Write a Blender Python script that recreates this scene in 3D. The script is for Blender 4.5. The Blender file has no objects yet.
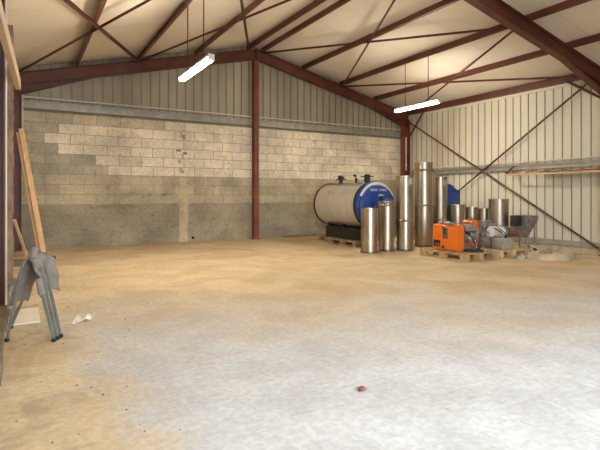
import bpy, bmesh, math, random
from mathutils import Vector, Matrix, noise
R = math.radians
C = bpy.context.scene.collection
random.seed(7)

# ------------------------------------------------------------------ materials
def mat(name, base, rough=0.6, metal=0.0, var=0.25, scale=4.0, second=None, sec_amt=0.5,
        stretch=(1, 1, 1), bump=0.0, bscale=30.0, emis=None, estr=0.0, detail=6.0, lo=0.4, hi=0.62):
    m = bpy.data.materials.new(name); m.use_nodes = True
    nt = m.node_tree; N = nt.nodes; L = nt.links
    b = N['Principled BSDF']
    b.inputs['Roughness'].default_value = rough
    b.inputs['Metallic'].default_value = metal
    tc = N.new('ShaderNodeTexCoord'); mp = N.new('ShaderNodeMapping')
    mp.inputs['Scale'].default_value = stretch
    L.new(tc.outputs['Object'], mp.inputs['Vector'])
    n1 = N.new('ShaderNodeTexNoise'); n1.inputs['Scale'].default_value = scale
    n1.inputs['Detail'].default_value = detail
    L.new(mp.outputs[0], n1.inputs['Vector'])
    r = N.new('ShaderNodeValToRGB')
    r.color_ramp.elements[0].position = 0.3; r.color_ramp.elements[1].position = 0.7
    d = tuple(c * (1 - var) for c in base) + (1,)
    u = tuple(min(1, c * (1 + var * 0.6)) for c in base) + (1,)
    r.color_ramp.elements[0].color = d; r.color_ramp.elements[1].color = u
    L.new(n1.outputs['Fac'], r.inputs['Fac'])
    col = r.outputs['Color']
    if second:
        n2 = N.new('ShaderNodeTexNoise'); n2.inputs['Scale'].default_value = scale * 0.45
        n2.inputs['Detail'].default_value = 8; n2.inputs['Distortion'].default_value = 0.6
        L.new(mp.outputs[0], n2.inputs['Vector'])
        mr = N.new('ShaderNodeMapRange'); mr.inputs['From Min'].default_value = lo
        mr.inputs['From Max'].default_value = hi; mr.inputs['To Max'].default_value = sec_amt
        L.new(n2.outputs['Fac'], mr.inputs['Value'])
        mx = N.new('ShaderNodeMix'); mx.data_type = 'RGBA'
        L.new(mr.outputs[0], mx.inputs[0]); L.new(col, mx.inputs[6])
        mx.inputs[7].default_value = tuple(second) + (1,)
        col = mx.outputs[2]
    L.new(col, b.inputs['Base Color'])
    if bump:
        n3 = N.new('ShaderNodeTexNoise'); n3.inputs['Scale'].default_value = bscale
        n3.inputs['Detail'].default_value = 6
        L.new(mp.outputs[0], n3.inputs['Vector'])
        bp = N.new('ShaderNodeBump'); bp.inputs['Strength'].default_value = bump
        bp.inputs['Distance'].default_value = 0.01
        L.new(n3.outputs['Fac'], bp.inputs['Height']); L.new(bp.outputs[0], b.inputs['Normal'])
    if emis:
        b.inputs['Emission Color'].default_value = tuple(emis) + (1,)
        b.inputs['Emission Strength'].default_value = estr
    return m

M = {}
M['red'] = mat('red_oxide_steel', (0.115, 0.028, 0.016), 0.5, 0, 0.3, 3, (0.17, 0.065, 0.035), 0.5)
M['redcol'] = mat('red_oxide_column', (0.23, 0.058, 0.02), 0.55, 0, 0.3, 3, (0.10, 0.03, 0.02), 0.6)
M['brace'] = mat('brown_red_brace', (0.10, 0.028, 0.018), 0.5, 0, 0.25, 5)
M['galv'] = mat('galvanised_steel', (0.43, 0.40, 0.33), 0.5, 0.3, 0.2, 6, (0.31, 0.27, 0.21), 0.5)
M['conduit'] = mat('white_conduit_plastic', (0.66, 0.62, 0.52), 0.4, 0, 0.1, 6)
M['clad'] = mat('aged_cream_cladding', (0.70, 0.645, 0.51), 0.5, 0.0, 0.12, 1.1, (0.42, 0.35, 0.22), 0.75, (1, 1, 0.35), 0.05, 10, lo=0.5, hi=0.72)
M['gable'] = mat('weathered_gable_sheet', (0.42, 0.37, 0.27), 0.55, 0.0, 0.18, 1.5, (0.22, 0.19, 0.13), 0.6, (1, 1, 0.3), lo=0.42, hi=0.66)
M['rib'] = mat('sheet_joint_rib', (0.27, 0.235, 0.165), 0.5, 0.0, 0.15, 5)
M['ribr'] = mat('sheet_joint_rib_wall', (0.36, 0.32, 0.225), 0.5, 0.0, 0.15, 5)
M['ceil'] = mat('cream_roof_panel', (0.82, 0.73, 0.60), 0.75, 0.0, 0.05, 0.7, (0.72, 0.62, 0.47), 0.6, lo=0.5, hi=0.7)
M['steel'] = mat('stainless_flue_steel', (0.56, 0.475, 0.36), 0.34, 1.0, 0.2, 4, (0.27, 0.22, 0.155), 0.6, (6, 6, 0.6), 0.05, 14)
M['steeldark'] = mat('dull_flue_steel', (0.26, 0.235, 0.19), 0.42, 1.0, 0.2, 4)
M['black'] = mat('black_painted_steel', (0.018, 0.016, 0.015), 0.5, 0, 0.3, 8)
M['inner'] = mat('dark_interior', (0.03, 0.026, 0.02), 0.8, 0, 0.3, 8)  # near-black, for the tube mouth disc and the motor box faces
M['shell'] = mat('brushed_boiler_jacket', (0.66, 0.61, 0.51), 0.4, 0.35, 0.06, 2, (0.52, 0.46, 0.36), 0.4, (1, 6, 1))
M['blue'] = mat('blue_enamel', (0.012, 0.055, 0.25), 0.4, 0, 0.15, 5)
M['white'] = mat('white_paint', (0.78, 0.76, 0.70), 0.5, 0, 0.08, 6)
M['orange'] = mat('orange_burner_cover', (0.80, 0.165, 0.012), 0.4, 0, 0.10, 4)
M['cast'] = mat('grey_cast_aluminium', (0.33, 0.31, 0.27), 0.5, 0.5, 0.3, 12)
M['rust'] = mat('heat_tinted_rusty_tube', (0.34, 0.20, 0.12), 0.5, 0.5, 0.35, 9, (0.15, 0.075, 0.04), 0.7)
M['pallet'] = mat('pallet_softwood', (0.52, 0.34, 0.15), 0.75, 0, 0.25, 6, (0.27, 0.17, 0.08), 0.5, (1, 1, 1), 0.2, 40)
M['palletnew'] = mat('fresh_pallet_softwood', (0.74, 0.52, 0.24), 0.7, 0, 0.15, 6, (0.5, 0.33, 0.15), 0.4)
M['palletold'] = mat('weathered_pallet_wood', (0.33, 0.22, 0.11), 0.8, 0, 0.3, 6)
M['timber'] = mat('new_pine_timber', (0.66, 0.40, 0.19), 0.6, 0, 0.14, 3, (0.46, 0.26, 0.11), 0.6, (8, 8, 0.7))
M['timber2'] = mat('pale_pine_timber', (0.62, 0.42, 0.25), 0.6, 0, 0.14, 3, (0.5, 0.32, 0.18), 0.6, (6, 0.8, 6))
M['rough'] = mat('rough_sawn_post_wood', (0.34, 0.22, 0.13), 0.85, 0, 0.35, 6, (0.16, 0.10, 0.065), 0.7, (3, 3, 0.8), 0.4, 20)
M['sleeper'] = mat('dusty_brown_concrete', (0.17, 0.125, 0.085), 0.9, 0, 0.3, 5)
M['jacket'] = mat('dusty_grey_cloth', (0.26, 0.215, 0.17), 0.95, 0, 0.3, 7, (0.11, 0.10, 0.09), 0.6, (1, 1, 1), 0.5, 30)
M['green'] = mat('grey_green_trestle_paint', (0.19, 0.195, 0.155), 0.45, 0.3, 0.25, 8)
M['hose'] = mat('dusty_canvas_hose', (0.60, 0.48, 0.30), 0.9, 0, 0.25, 6, (0.28, 0.2, 0.12), 0.5, (1, 1, 1), 0.4, 20)
M['plastic'] = mat('crumpled_grey_plastic', (0.42, 0.38, 0.32), 0.35, 0.1, 0.35, 14)
M['paper'] = mat('dusty_white_board', (0.74, 0.66, 0.52), 0.8, 0, 0.12, 6)
M['board'] = mat('pale_plywood', (0.85, 0.74, 0.56), 0.7, 0, 0.08, 4)
M['cable'] = mat('dark_cable_rubber', (0.03, 0.04, 0.045), 0.5, 0, 0.3, 8)
M['label'] = mat('yellowed_paper_label', (0.62, 0.55, 0.36), 0.7, 0, 0.1, 10)
M['stone'] = mat('reddish_brick_chip', (0.22, 0.09, 0.06), 0.85, 0, 0.3, 20)
M['dirt'] = mat('dirt_crumb', (0.22, 0.16, 0.10), 0.95, 0, 0.3, 20)
M['plinth'] = mat('cream_block_plinth', (0.55, 0.45, 0.28), 0.9, 0, 0.2, 6, (0.36, 0.29, 0.18), 0.6)
M['earth'] = mat('earth_brown_curb', (0.23, 0.16, 0.09), 0.95, 0, 0.35, 5, (0.11, 0.075, 0.045), 0.6, (1, 1, 1), 0.5, 15)
M['glass'] = mat('display_glass', (0.05, 0.06, 0.05), 0.12, 0, 0.2, 8)
M['tube'] = mat('lit_fluorescent_tube', (1, 1, 1), 0.4, 0, 0, 1, emis=(1.0, 0.91, 0.76), estr=185.0)
M['tubefill'] = mat('unseen_fill_tube', (1, 1, 1), 0.4, 0, 0, 1, emis=(1.0, 0.91, 0.76), estr=45.0)  # weaker glow for the added fill lamps out of view

def block_material():
    m = bpy.data.materials.new('concrete_block_face'); m.use_nodes = True
    nt = m.node_tree; N = nt.nodes; L = nt.links; b = N['Principled BSDF']
    b.inputs['Roughness'].default_value = 0.9
    at = N.new('ShaderNodeAttribute'); at.attribute_name = 'tone'
    tc = N.new('ShaderNodeTexCoord')
    def nz(s, d, dist=0.0):
        n = N.new('ShaderNodeTexNoise'); n.inputs['Scale'].default_value = s; n.inputs['Detail'].default_value = d
        n.inputs['Distortion'].default_value = dist
        L.new(tc.outputs['Object'], n.inputs['Vector']); return n.outputs['Fac']
    def rng(s, a, b_, c, d):
        r = N.new('ShaderNodeMapRange'); L.new(s, r.inputs['Value'])
        for k, v in zip(('From Min', 'From Max', 'To Min', 'To Max'), (a, b_, c, d)): r.inputs[k].default_value = v
        return r.outputs[0]
    def mul(a, fac):
        x = N.new('ShaderNodeVectorMath'); x.operation = 'SCALE'
        L.new(a, x.inputs[0]); L.new(fac, x.inputs['Scale']); return x.outputs[0]
    c = mul(at.outputs['Color'], rng(nz(1.2, 7, 0.6), 0.32, 0.68, 0.74, 1.18))
    c = mul(c, rng(nz(22, 5), 0.3, 0.7, 0.84, 1.12))
    c = mul(c, rng(nz(4.2, 6, 1.5), 0.62, 0.72, 1.0, 0.66))
    L.new(c, b.inputs['Base Color'])
    bp = N.new('ShaderNodeBump'); bp.inputs['Strength'].default_value = 0.35; bp.inputs['Distance'].default_value = 0.01
    L.new(nz(40, 6), bp.inputs['Height']); L.new(bp.outputs[0], b.inputs['Normal'])
    return m
M['block'] = block_material()

def floor_material():
    m = bpy.data.materials.new('dusty_concrete_floor'); m.use_nodes = True
    nt = m.node_tree; N = nt.nodes; L = nt.links; b = N['Principled BSDF']
    b.inputs['Roughness'].default_value = 0.72
    tc = N.new('ShaderNodeTexCoord')
    def mapped(sc, rz=0):
        mp = N.new('ShaderNodeMapping'); mp.inputs['Scale'].default_value = sc; mp.inputs['Rotation'].default_value[2] = rz
        L.new(tc.outputs['Object'], mp.inputs['Vector']); return mp.outputs[0]
    def nz(s, d=6, dist=0.0, vec=None):
        n = N.new('ShaderNodeTexNoise'); n.inputs['Scale'].default_value = s; n.inputs['Detail'].default_value = d
        n.inputs['Distortion'].default_value = dist
        L.new(vec or tc.outputs['Object'], n.inputs['Vector']); return n.outputs['Fac']
    def rng(s, a, b_, c, d):
        r = N.new('ShaderNodeMapRange'); L.new(s, r.inputs['Value']); r.interpolation_type = 'SMOOTHSTEP'
        for k, v in zip(('From Min', 'From Max', 'To Min', 'To Max'), (a, b_, c, d)): r.inputs[k].default_value = v
        return r.outputs[0]
    def op(o, a, b_):
        x = N.new('ShaderNodeMath'); x.operation = o; x.use_clamp = False
        for i, v in enumerate((a, b_)):
            if isinstance(v, (int, float)): x.inputs[i].default_value = v
            else: L.new(v, x.inputs[i])
        return x.outputs[0]
    def mix(f, a, b_, blend='MIX'):
        x = N.new('ShaderNodeMix'); x.data_type = 'RGBA'; x.blend_type = blend
        if isinstance(f, (int, float)): x.inputs[0].default_value = f
        else: L.new(f, x.inputs[0])
        for i, v in ((6, a), (7, b_)):
            if isinstance(v, tuple): x.inputs[i].default_value = v + (1,)
            else: L.new(v, x.inputs[i])
        return x.outputs[2]
    sep = N.new('ShaderNodeSeparateXYZ'); L.new(tc.outputs['Object'], sep.inputs[0])
    X, Y = sep.outputs[0], sep.outputs[1]
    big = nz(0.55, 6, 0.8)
    # earth dust at the left wall and far end, with daylight falloff painted in
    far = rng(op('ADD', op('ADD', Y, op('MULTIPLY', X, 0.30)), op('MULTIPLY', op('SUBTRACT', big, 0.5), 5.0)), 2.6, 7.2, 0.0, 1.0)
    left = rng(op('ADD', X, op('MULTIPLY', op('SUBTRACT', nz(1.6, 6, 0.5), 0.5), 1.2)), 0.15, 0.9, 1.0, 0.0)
    dust_and_light = op('MAXIMUM', far, left)
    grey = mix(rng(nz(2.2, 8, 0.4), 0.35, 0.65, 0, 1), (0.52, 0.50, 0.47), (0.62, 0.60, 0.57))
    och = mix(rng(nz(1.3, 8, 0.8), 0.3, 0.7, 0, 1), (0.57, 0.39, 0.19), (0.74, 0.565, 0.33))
    col = mix(op('MULTIPLY', dust_and_light, 0.95), grey, och)
    # trowel streaks and scuffs
    st = nz(3.0, 8, 0.3, mapped((5.0, 0.8, 1), R(35)))
    col = mix(rng(st, 0.52, 0.72, 0.0, 0.24), col, (0.74, 0.70, 0.62))
    st2 = nz(4.0, 8, 0.5, mapped((0.7, 5.0, 1), R(20)))
    col = mix(rng(st2, 0.56, 0.74, 0.0, 0.30), col, (0.34, 0.27, 0.19))
    sp = nz(9, 8, 0.3)
    col = mix(rng(sp, 0.68, 0.76, 0.0, 0.45), col, (0.20, 0.14, 0.085))
    dirt = op('MULTIPLY', rng(nz(2.6, 8, 1.0), 0.5, 0.70, 0.0, 0.42), left)
    col = mix(dirt, col, (0.20, 0.135, 0.075))
    col = mix(rng(nz(24, 10, 0.5), 0.34, 0.66, 0.24, 0.0), col, (0.24, 0.18, 0.11))
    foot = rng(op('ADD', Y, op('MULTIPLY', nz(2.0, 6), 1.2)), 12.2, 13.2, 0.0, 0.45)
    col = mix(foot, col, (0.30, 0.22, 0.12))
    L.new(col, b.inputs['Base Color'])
    bp = N.new('ShaderNodeBump'); bp.inputs['Strength'].default_value = 0.32; bp.inputs['Distance'].default_value = 0.02
    hsum = op('ADD', op('MULTIPLY', nz(7, 10, 0.6), 1.0), op('ADD', op('MULTIPLY', st, 0.3), op('MULTIPLY', nz(35, 8), 0.5)))
    L.new(hsum, bp.inputs['Height']); L.new(bp.outputs[0], b.inputs['Normal'])
    return m
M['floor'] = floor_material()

# ------------------------------------------------------------------ mesh builder
class MB:
    def __init__(s): s.bm = bmesh.new()
    def _v(s, pts): return [s.bm.verts.new(p) for p in pts]
    def _f(s, vs, mi=0):
        try:
            f = s.bm.faces.new(vs); f.material_index = mi; return f
        except ValueError: return None
    def hexa(s, P, mi=0):
        v = s._v(P)
        for q in ((3, 2, 1, 0), (4, 5, 6, 7), (0, 1, 5, 4), (1, 2, 6, 5), (2, 3, 7, 6), (3, 0, 4, 7)):
            s._f([v[i] for i in q], mi)
        return s
    def box(s, a, b, mi=0, mat=None):
        (x0, y0, z0), (x1, y1, z1) = a, b
        P = [Vector(p) for p in ((x0, y0, z0), (x1, y0, z0), (x1, y1, z0), (x0, y1, z0), (x0, y0, z1), (x1, y0, z1), (x1, y1, z1), (x0, y1, z1))]
        if mat: P = [mat @ p for p in P]
        return s.hexa(P, mi)
    def bevbox(s, a, b, r, mi=0):
        t = bmesh.new(); q = MB.__new__(MB); q.bm = t; q.box(a, b)
        bmesh.ops.bevel(t, geom=t.edges[:], offset=r, segments=2, affect='EDGES', profile=0.5)
        me = bpy.data.meshes.new('tmp'); t.to_mesh(me); t.free()
        n = len(s.bm.faces); s.bm.from_mesh(me); bpy.data.meshes.remove(me)
        s.bm.faces.ensure_lookup_table()
        for f in s.bm.faces[n:]: f.material_index = mi
        return s
    def frame(s, p, q, up=(0, 0, 1)):
        p, q = Vector(p), Vector(q); d = (q - p).normalized(); up = Vector(up)
        if abs(d.dot(up)) > 0.98: up = Vector((0, 1, 0))
        x = d.cross(up).normalized(); z = x.cross(d).normalized()
        return p, q, d, x, z
    def bar(s, p, q, w, h, up=(0, 0, 1), ox=0, oz=0, mi=0):
        p, q, d, x, z = s.frame(p, q, up)
        P = []
        for e in (p, q):
            for a, b in ((-1, -1), (1, -1), (1, 1), (-1, 1)):
                P.append(e + x * (ox + a * w / 2) + z * (oz + b * h / 2))
        return s.hexa(P, mi)
    def ibeam(s, p, q, w, h, up=(0, 0, 1), t=0.014):
        s.bar(p, q, w, t, up, 0, h / 2 - t / 2); s.bar(p, q, w, t, up, 0, -h / 2 + t / 2)
        return s.bar(p, q, t * 0.8, h - 2 * t, up)
    def tube(s, p, q, r, n=12, r2=None, mi=0):
        p, q, d, x, z = s.frame(p, q); r2 = r if r2 is None else r2
        A = s._v([p + (x * math.cos(2 * math.pi * i / n) + z * math.sin(2 * math.pi * i / n)) * r for i in range(n)])
        B = s._v([q + (x * math.cos(2 * math.pi * i / n) + z * math.sin(2 * math.pi * i / n)) * r2 for i in range(n)])
        for i in range(n): s._f([A[i], A[(i + 1) % n], B[(i + 1) % n], B[i]], mi)
        s._f(A[::-1], mi); s._f(B, mi)
        return s
    def path(s, pts, r, n=8):
        pts = [Vector(p) for p in pts]; rings = []
        for i, p in enumerate(pts):
            d = (pts[min(i + 1, len(pts) - 1)] - pts[max(i - 1, 0)]).normalized()
            up = Vector((0, 0, 1)) if abs(d.z) < 0.95 else Vector((0, 1, 0))
            x = d.cross(up).normalized(); z = x.cross(d)
            rings.append(s._v([p + (x * math.cos(2 * math.pi * k / n) + z * math.sin(2 * math.pi * k / n)) * r for k in range(n)]))
        for a, b in zip(rings, rings[1:]):
            for k in range(n): s._f([a[k], a[(k + 1) % n], b[(k + 1) % n], b[k]])
        s._f(rings[0][::-1]); s._f(rings[-1]); return s
    def lathe(s, c, prof, n=40, axis='z', close=True, mi=0):
        c = Vector(c); rings = []
        for r, h in prof:
            ring = []
            for i in range(n):
                a = 2 * math.pi * i / n
                if axis == 'z': p = Vector((r * math.cos(a), r * math.sin(a), h))
                elif axis == 'y': p = Vector((r * math.cos(a), h, r * math.sin(a)))
                else: p = Vector((h, r * math.cos(a), r * math.sin(a)))
                ring.append(c + p)
            rings.append(s._v(ring))
        for a, b in zip(rings, rings[1:]):
            for i in range(n): s._f([a[i], a[(i + 1) % n], b[(i + 1) % n], b[i]], mi)
        if close:
            s._f(rings[0][::-1], mi); s._f(rings[-1], mi)
        return s
    def prism(s, poly, a, b, axis='y', mi=0):
        def P(p, h):
            if axis == 'y': return (p[0], h, p[1])
            if axis == 'x': return (h, p[0], p[1])
            return (p[0], p[1], h)
        A = s._v([P(p, a) for p in poly]); B = s._v([P(p, b) for p in poly]); n = len(poly)
        for i in range(n): s._f([A[i], A[(i + 1) % n], B[(i + 1) % n], B[i]], mi)
        s._f(A[::-1], mi); s._f(B, mi); return s
    def build(s, name, m, parent=None, smooth=35, origin=None, fix=True):
        if fix: bmesh.ops.recalc_face_normals(s.bm, faces=s.bm.faces[:])
        if parent is not None: off = Vector(parent['_o']) if '_o' in parent else Vector((0, 0, 0))
        elif origin is not None: off = Vector(origin)
        else:
            co = [v.co for v in s.bm.verts]
            off = Vector(((min(c.x for c in co) + max(c.x for c in co)) / 2, (min(c.y for c in co) + max(c.y for c in co)) / 2, min(c.z for c in co)))
        bmesh.ops.translate(s.bm, verts=s.bm.verts[:], vec=-off)
        me = bpy.data.meshes.new(name); s.bm.to_mesh(me); s.bm.free()
        for x in (m if isinstance(m, (list, tuple)) else [m]): me.materials.append(x)
        if smooth:
            me.shade_smooth(); me.set_sharp_from_angle(angle=R(smooth))
        o = bpy.data.objects.new(name, me); C.objects.link(o)
        if parent is not None:
            o.parent = parent
            o['_o'] = off
        else:
            o.location = off; o['_o'] = off
        return o

def tag(o, label=None, cat=None, group=None, kind=None):
    if label: o['label'] = label
    if cat: o['category'] = cat
    if group: o['group'] = group
    if kind: o['kind'] = kind
    return o
def thing(name, loc, label, cat, group=None):
    o = bpy.data.objects.new(name, None); C.objects.link(o); o.location = loc
    o.empty_display_size = 0.1; o['_o'] = Vector(loc)
    return tag(o, label, cat, group)
def struct(o): o['kind'] = 'structure'; return o

# ------------------------------------------------------------------ hall dimensions (metres; x across, y along the hall)
UL, UR, VB, UC = -0.42, 11.2, 12.3, 5.59
CW = R(0)
def roof(u): return 5.38 - 0.24 * abs(u - UC)
def sstep(a, b, x):
    t = max(0, min(1, (x - a) / (b - a))); return t * t * (3 - 2 * t)
def fz(u, v=8): return -0.13 * sstep(8.9, 10.9, u)

# floor
g = MB(); nx, ny = 60, 50; x0, x1, y0, y1 = -0.8, 11.6, -1.6, 12.6
grid = [[g.bm.verts.new((x0 + (x1 - x0) * i / nx, y0 + (y1 - y0) * j / ny, fz(x0 + (x1 - x0) * i / nx))) for i in range(nx + 1)] for j in range(ny + 1)]
for j in range(ny):
    for i in range(nx): g._f([grid[j][i], grid[j][i + 1], grid[j + 1][i + 1], grid[j + 1][i]])
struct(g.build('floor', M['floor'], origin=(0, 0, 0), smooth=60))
g = MB().box((-60, -60, -0.35), (60, -1.6, -0.02))
struct(g.build('trim_1', mat('yard_gravel', (0.30, 0.28, 0.25), 0.9), origin=(0, 0, 0)))

# roof panels : two slopes with faint panel joints
g = MB()
for s in (-1, 1):
    ue = UL - 0.2 if s < 0 else UR + 0.2
    for k in range(14):
        a, b = -1.8 + k * 1.035, -1.8 + (k + 1) * 1.035 - 0.006
        P = []
        for z in (0, 0.08):
            P += [(UC, a, roof(UC) + z), (ue, a, roof(ue) + z), (ue, b, roof(ue) + z), (UC, b, roof(UC) + z)]
        g.hexa([Vector(p) for p in P])
    P = []
    for z in (0.081, 0.12):
        P += [(UC, -1.8, roof(UC) + z), (ue, -1.8, roof(ue) + z), (ue, 12.75, roof(ue) + z), (UC, 12.75, roof(UC) + z)]
    g.hexa([Vector(p) for p in P])
struct(g.build('ceiling', M['ceil'], origin=(0, 0, 0), smooth=0))

# block wall at the back : every block a face slab on a mortar bed
def light_from(row):
    return {0: 3.0, 1: 0.58, 2: 0.60, 3: 0.75, 4: 1.5, 5: 1.80}.get(row, 99)
def block_wall():
    me_b = MB(); tone = []
    bw, bh, top = 0.53, 0.232, 3.08
    me_b.box((-0.6, VB, -0.3), (11.4, VB + 0.2, 3.12)); tone += [(0.30, 0.25, 0.165)] * 6
    rnd = random.Random(3)
    row = 0; z1 = top
    while z1 > -0.05:
        z0 = max(z1 - bh, -0.1)
        off = (0.5 if row % 2 else 0.0) * bw + rnd.uniform(-0.03, 0.03)
        u = -0.6 - off
        while u < 11.4:
            a, b = max(u + 0.006, -0.6), min(u + bw - 0.006, 11.38)
            if b - a > 0.03:
                cu = (a + b) / 2; j = rnd.uniform(0.90, 1.08)
                if row <= 5 and cu > light_from(row): c = (0.78, 0.675, 0.50)
                elif row == 0: c = (0.58, 0.49, 0.335)
                elif row <= 5: c = (0.45, 0.39, 0.28)
                elif row <= 8: c = (0.47, 0.395, 0.26)
                else: c = (0.335, 0.28, 0.185); j = 0.5 + j / 2
                me_b.box((a, VB - rnd.uniform(0.006, 0.010), z0 + 0.006), (b, VB + 0.01, z1 - 0.006))
                tone += [tuple(x * j for x in c)] * 6
            u += bw
        z1 -= bh; row += 1
    # rendered strip filling an old chase
    me_b.box((3.50, VB - 0.014, 0.0), (3.72, VB + 0.01, 1.66)); tone += [(0.52, 0.42, 0.26)] * 6
    rr = random.Random(9)
    for k in range(9):   # smeared mortar patches above and below
        cx, cz = 3.6 + rr.uniform(-.12, .12), 1.7 + rr.uniform(0, 1.3); w, h = rr.uniform(.05, .12), rr.uniform(.05, .14)
        me_b.box((cx - w / 2, VB - 0.012, cz - h / 2), (cx + w / 2, VB, cz + h / 2)); tone += [(0.30, 0.24, 0.16) if k % 2 else (0.52, 0.43, 0.28)] * 6
    me_b.tube((3.86, VB - 0.013, 0.10), (3.86, VB, 0.10), 0.035, 12); tone += [(0.01, 0.01, 0.01)] * 14
    o = me_b.build('wall_back', M['block'], origin=(0, 0, 0), smooth=0, fix=False)
    ca = o.data.color_attributes.new('tone', 'FLOAT_COLOR', 'CORNER')
    for p, c in zip(o.data.polygons, tone):
        for li in p.loop_indices: ca.data[li].color = c + (1,)
    return struct(o)
block_wall()

# sheet cladding
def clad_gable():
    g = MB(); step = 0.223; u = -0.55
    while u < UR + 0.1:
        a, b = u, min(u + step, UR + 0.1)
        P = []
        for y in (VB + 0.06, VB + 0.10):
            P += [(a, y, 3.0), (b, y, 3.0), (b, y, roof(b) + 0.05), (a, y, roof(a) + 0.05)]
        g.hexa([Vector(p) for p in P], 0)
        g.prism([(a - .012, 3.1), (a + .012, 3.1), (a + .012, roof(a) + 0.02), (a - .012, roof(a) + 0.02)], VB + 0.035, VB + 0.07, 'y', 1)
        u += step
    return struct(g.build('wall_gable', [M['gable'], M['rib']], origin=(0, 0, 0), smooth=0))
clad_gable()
def clad_side(name, U, s, z0, z1, v0, v1, mats):
    g = MB(); step = 0.223; v = v0
    while v < v1:
        b = min(v + step, v1)
        g.box((U, v, z0), (U + s * 0.04, b, z1), 0)
        g.box((U - s * 0.022, v - 0.008, z0), (U + s * 0.01, v + 0.008, z1), 1)
        v += step
    return struct(g.build(name, mats, origin=(0, 0, 0), smooth=0))
clad_side('wall_right', UR, 1, -0.25, 4.05, -1.6, VB + 0.05, [M['clad'], M['ribr']])
clad_side('wall_left', UL, -1, 0.0, 4.05, -1.6, VB + 0.05, [M['clad'], M['ribr']])
# front wall with the large open gateway the daylight comes through
g = MB()
g.box((UL, -1.75, 0), (0.1, -1.6, 4.0)); g.box((4.3, -1.75, 0), (UR, -1.6, 4.0))
g.prism([(UL, 3.7), (UR, 3.7), (UR, roof(UR) + .04), (UC, roof(UC) + .04), (UL, roof(UL) + .04)], -1.75, -1.6, 'y')
struct(g.build('wall_front', M['clad'], origin=(0, 0, 0), smooth=0))
g = MB()
v = -1.6; k = 0
g.box((UR - 0.06, -1.6, -0.3), (UR + 0.2, VB, 0.0))
while v < VB - .1:
    g.box((UR - 0.075, v + .008, -0.2), (UR - 0.05, min(v + 0.5, VB) - .008, 0.005)); v += 0.5
struct(g.build('baseboard_right', M['plinth'], origin=(0, 0, 0), smooth=0))
g = MB(); rr = random.Random(5)
for k in range(40):
    a = -1.6 + k * 0.345
    g.box((UL, a, -0.05), (-0.125 + rr.uniform(-0.012, 0.012), a + 0.345, 0.11 + rr.uniform(-0.01, 0.01)))
struct(g.build('baseboard_left', M['earth'], origin=(0, 0, 0), smooth=0))

# ------------------------------------------------------------------ steel frame
def column(loc, label, z1, w, d, along, ma, group='red steel columns'):
    """I-section upright: d = depth along 'along' axis, w = flange width"""
    x, y, z0 = loc
    r = thing('steel_column', loc, label, 'column', group)
    up = (1, 0, 0) if along == 'x' else (0, 1, 0)
    g = MB(); g.ibeam((x, y, z0), (x, y, z1), w, d, up, 0.013); g.build('shaft', ma, r, smooth=0)
    g = MB(); a, b = (d, w) if along == 'x' else (w, d)
    g.box((x - a / 2 - .04, y - b / 2 - .04, z0), (x + a / 2 + .04, y + b / 2 + .04, z0 + .018)); g.build('base_plate', ma, r, smooth=0)
    for sx in (-1, 1):
        MB().tube((x + sx * (a / 2 + .02), y - b / 2 - .02, z0 + .01), (x + sx * (a / 2 + .02), y - b / 2 - .02, z0 + .045), 0.012, 6).build('bolt', M['galv'], r)
    return r
column((5.60, VB - 0.10, 0), 'rust red gable column in the middle of the block wall', 4.99, 0.14, 0.16, 'y', M['redcol'])
c = column((11.03, VB - 0.15, fz(11.03)), 'rust red corner column behind the tall flue pipes', 3.72, 0.17, 0.26, 'x', M['redcol'])
column((-0.13, VB - 0.18, 0), 'dark red corner column behind the leaning pine planks', 3.72, 0.17, 0.24, 'x', M['red'])
column((-0.30, 5.74, 0), 'dark red near column at the left edge of the picture', 3.70, 0.20, 0.30, 'x', M['red'])
column((11.08, 5.84, fz(11.03)), 'rust red side column at the right wall between two bays', 3.70, 0.10, 0.20, 'x', M['red'])

def rafter(y, s, label, w=0.16, D=0.27):
    r0 = roof(UC) - 0.16
    ue = UL + 0.3 if s < 0 else UR - 0.04
    P0 = (UC, y, r0); P1 = (ue, y, roof(ue) - 0.16)
    U0 = UC + s * .013; r = thing('steel_rafter', (UC + s * 2.8, y, roof(UC + s * 2.8) - 0.45), label, 'rafter', 'steel portal rafters')
    g = MB(); g.ibeam((U0, y, r0 - D / 2), (ue, y, roof(ue) - 0.16 - D / 2), w, D, (0, 0, 1)); g.build('beam', M['red'], r, smooth=0)
    # tapered haunch under the eave end
    L = 1.55
    um = ue - s * L
    def bot(u): return roof(u) - 0.16 - D
    g = MB()
    g.prism([(ue, bot(ue) + .02), (um, bot(um) + .005), (ue, bot(ue) - 0.20)], y - .006, y + .006, 'y')
    g.bar((ue, y, bot(ue) - 0.20), (um, y, bot(um)), w, 0.014)
    g.build('haunch', M['red'], r, smooth=0)
    g = MB(); g.box((min(UC, U0), y - w / 2 - .01, r0 - D - 0.03), (max(UC, U0), y + w / 2 + .01, r0 + 0.02)); g.build('ridge_plate', M['red'], r, smooth=0)
    return r
rafter(VB - 0.15, -1, 'brown-red gable rafter on the left slope above the block wall')
rafter(VB - 0.15, 1, 'brown-red gable rafter on the right slope above the block wall')
rafter(5.86, -1, 'brown-red left half of the portal rafter over the hall', D=0.30)
rafter(5.86, 1, 'thick brown-red portal rafter crossing the top right of the picture', D=0.30)
rafter(-0.4, -1, 'brown-red left half of the front portal rafter behind the viewer', D=0.30)
rafter(-0.4, 1, 'brown-red right half of the front portal rafter behind the viewer', D=0.30)

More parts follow.
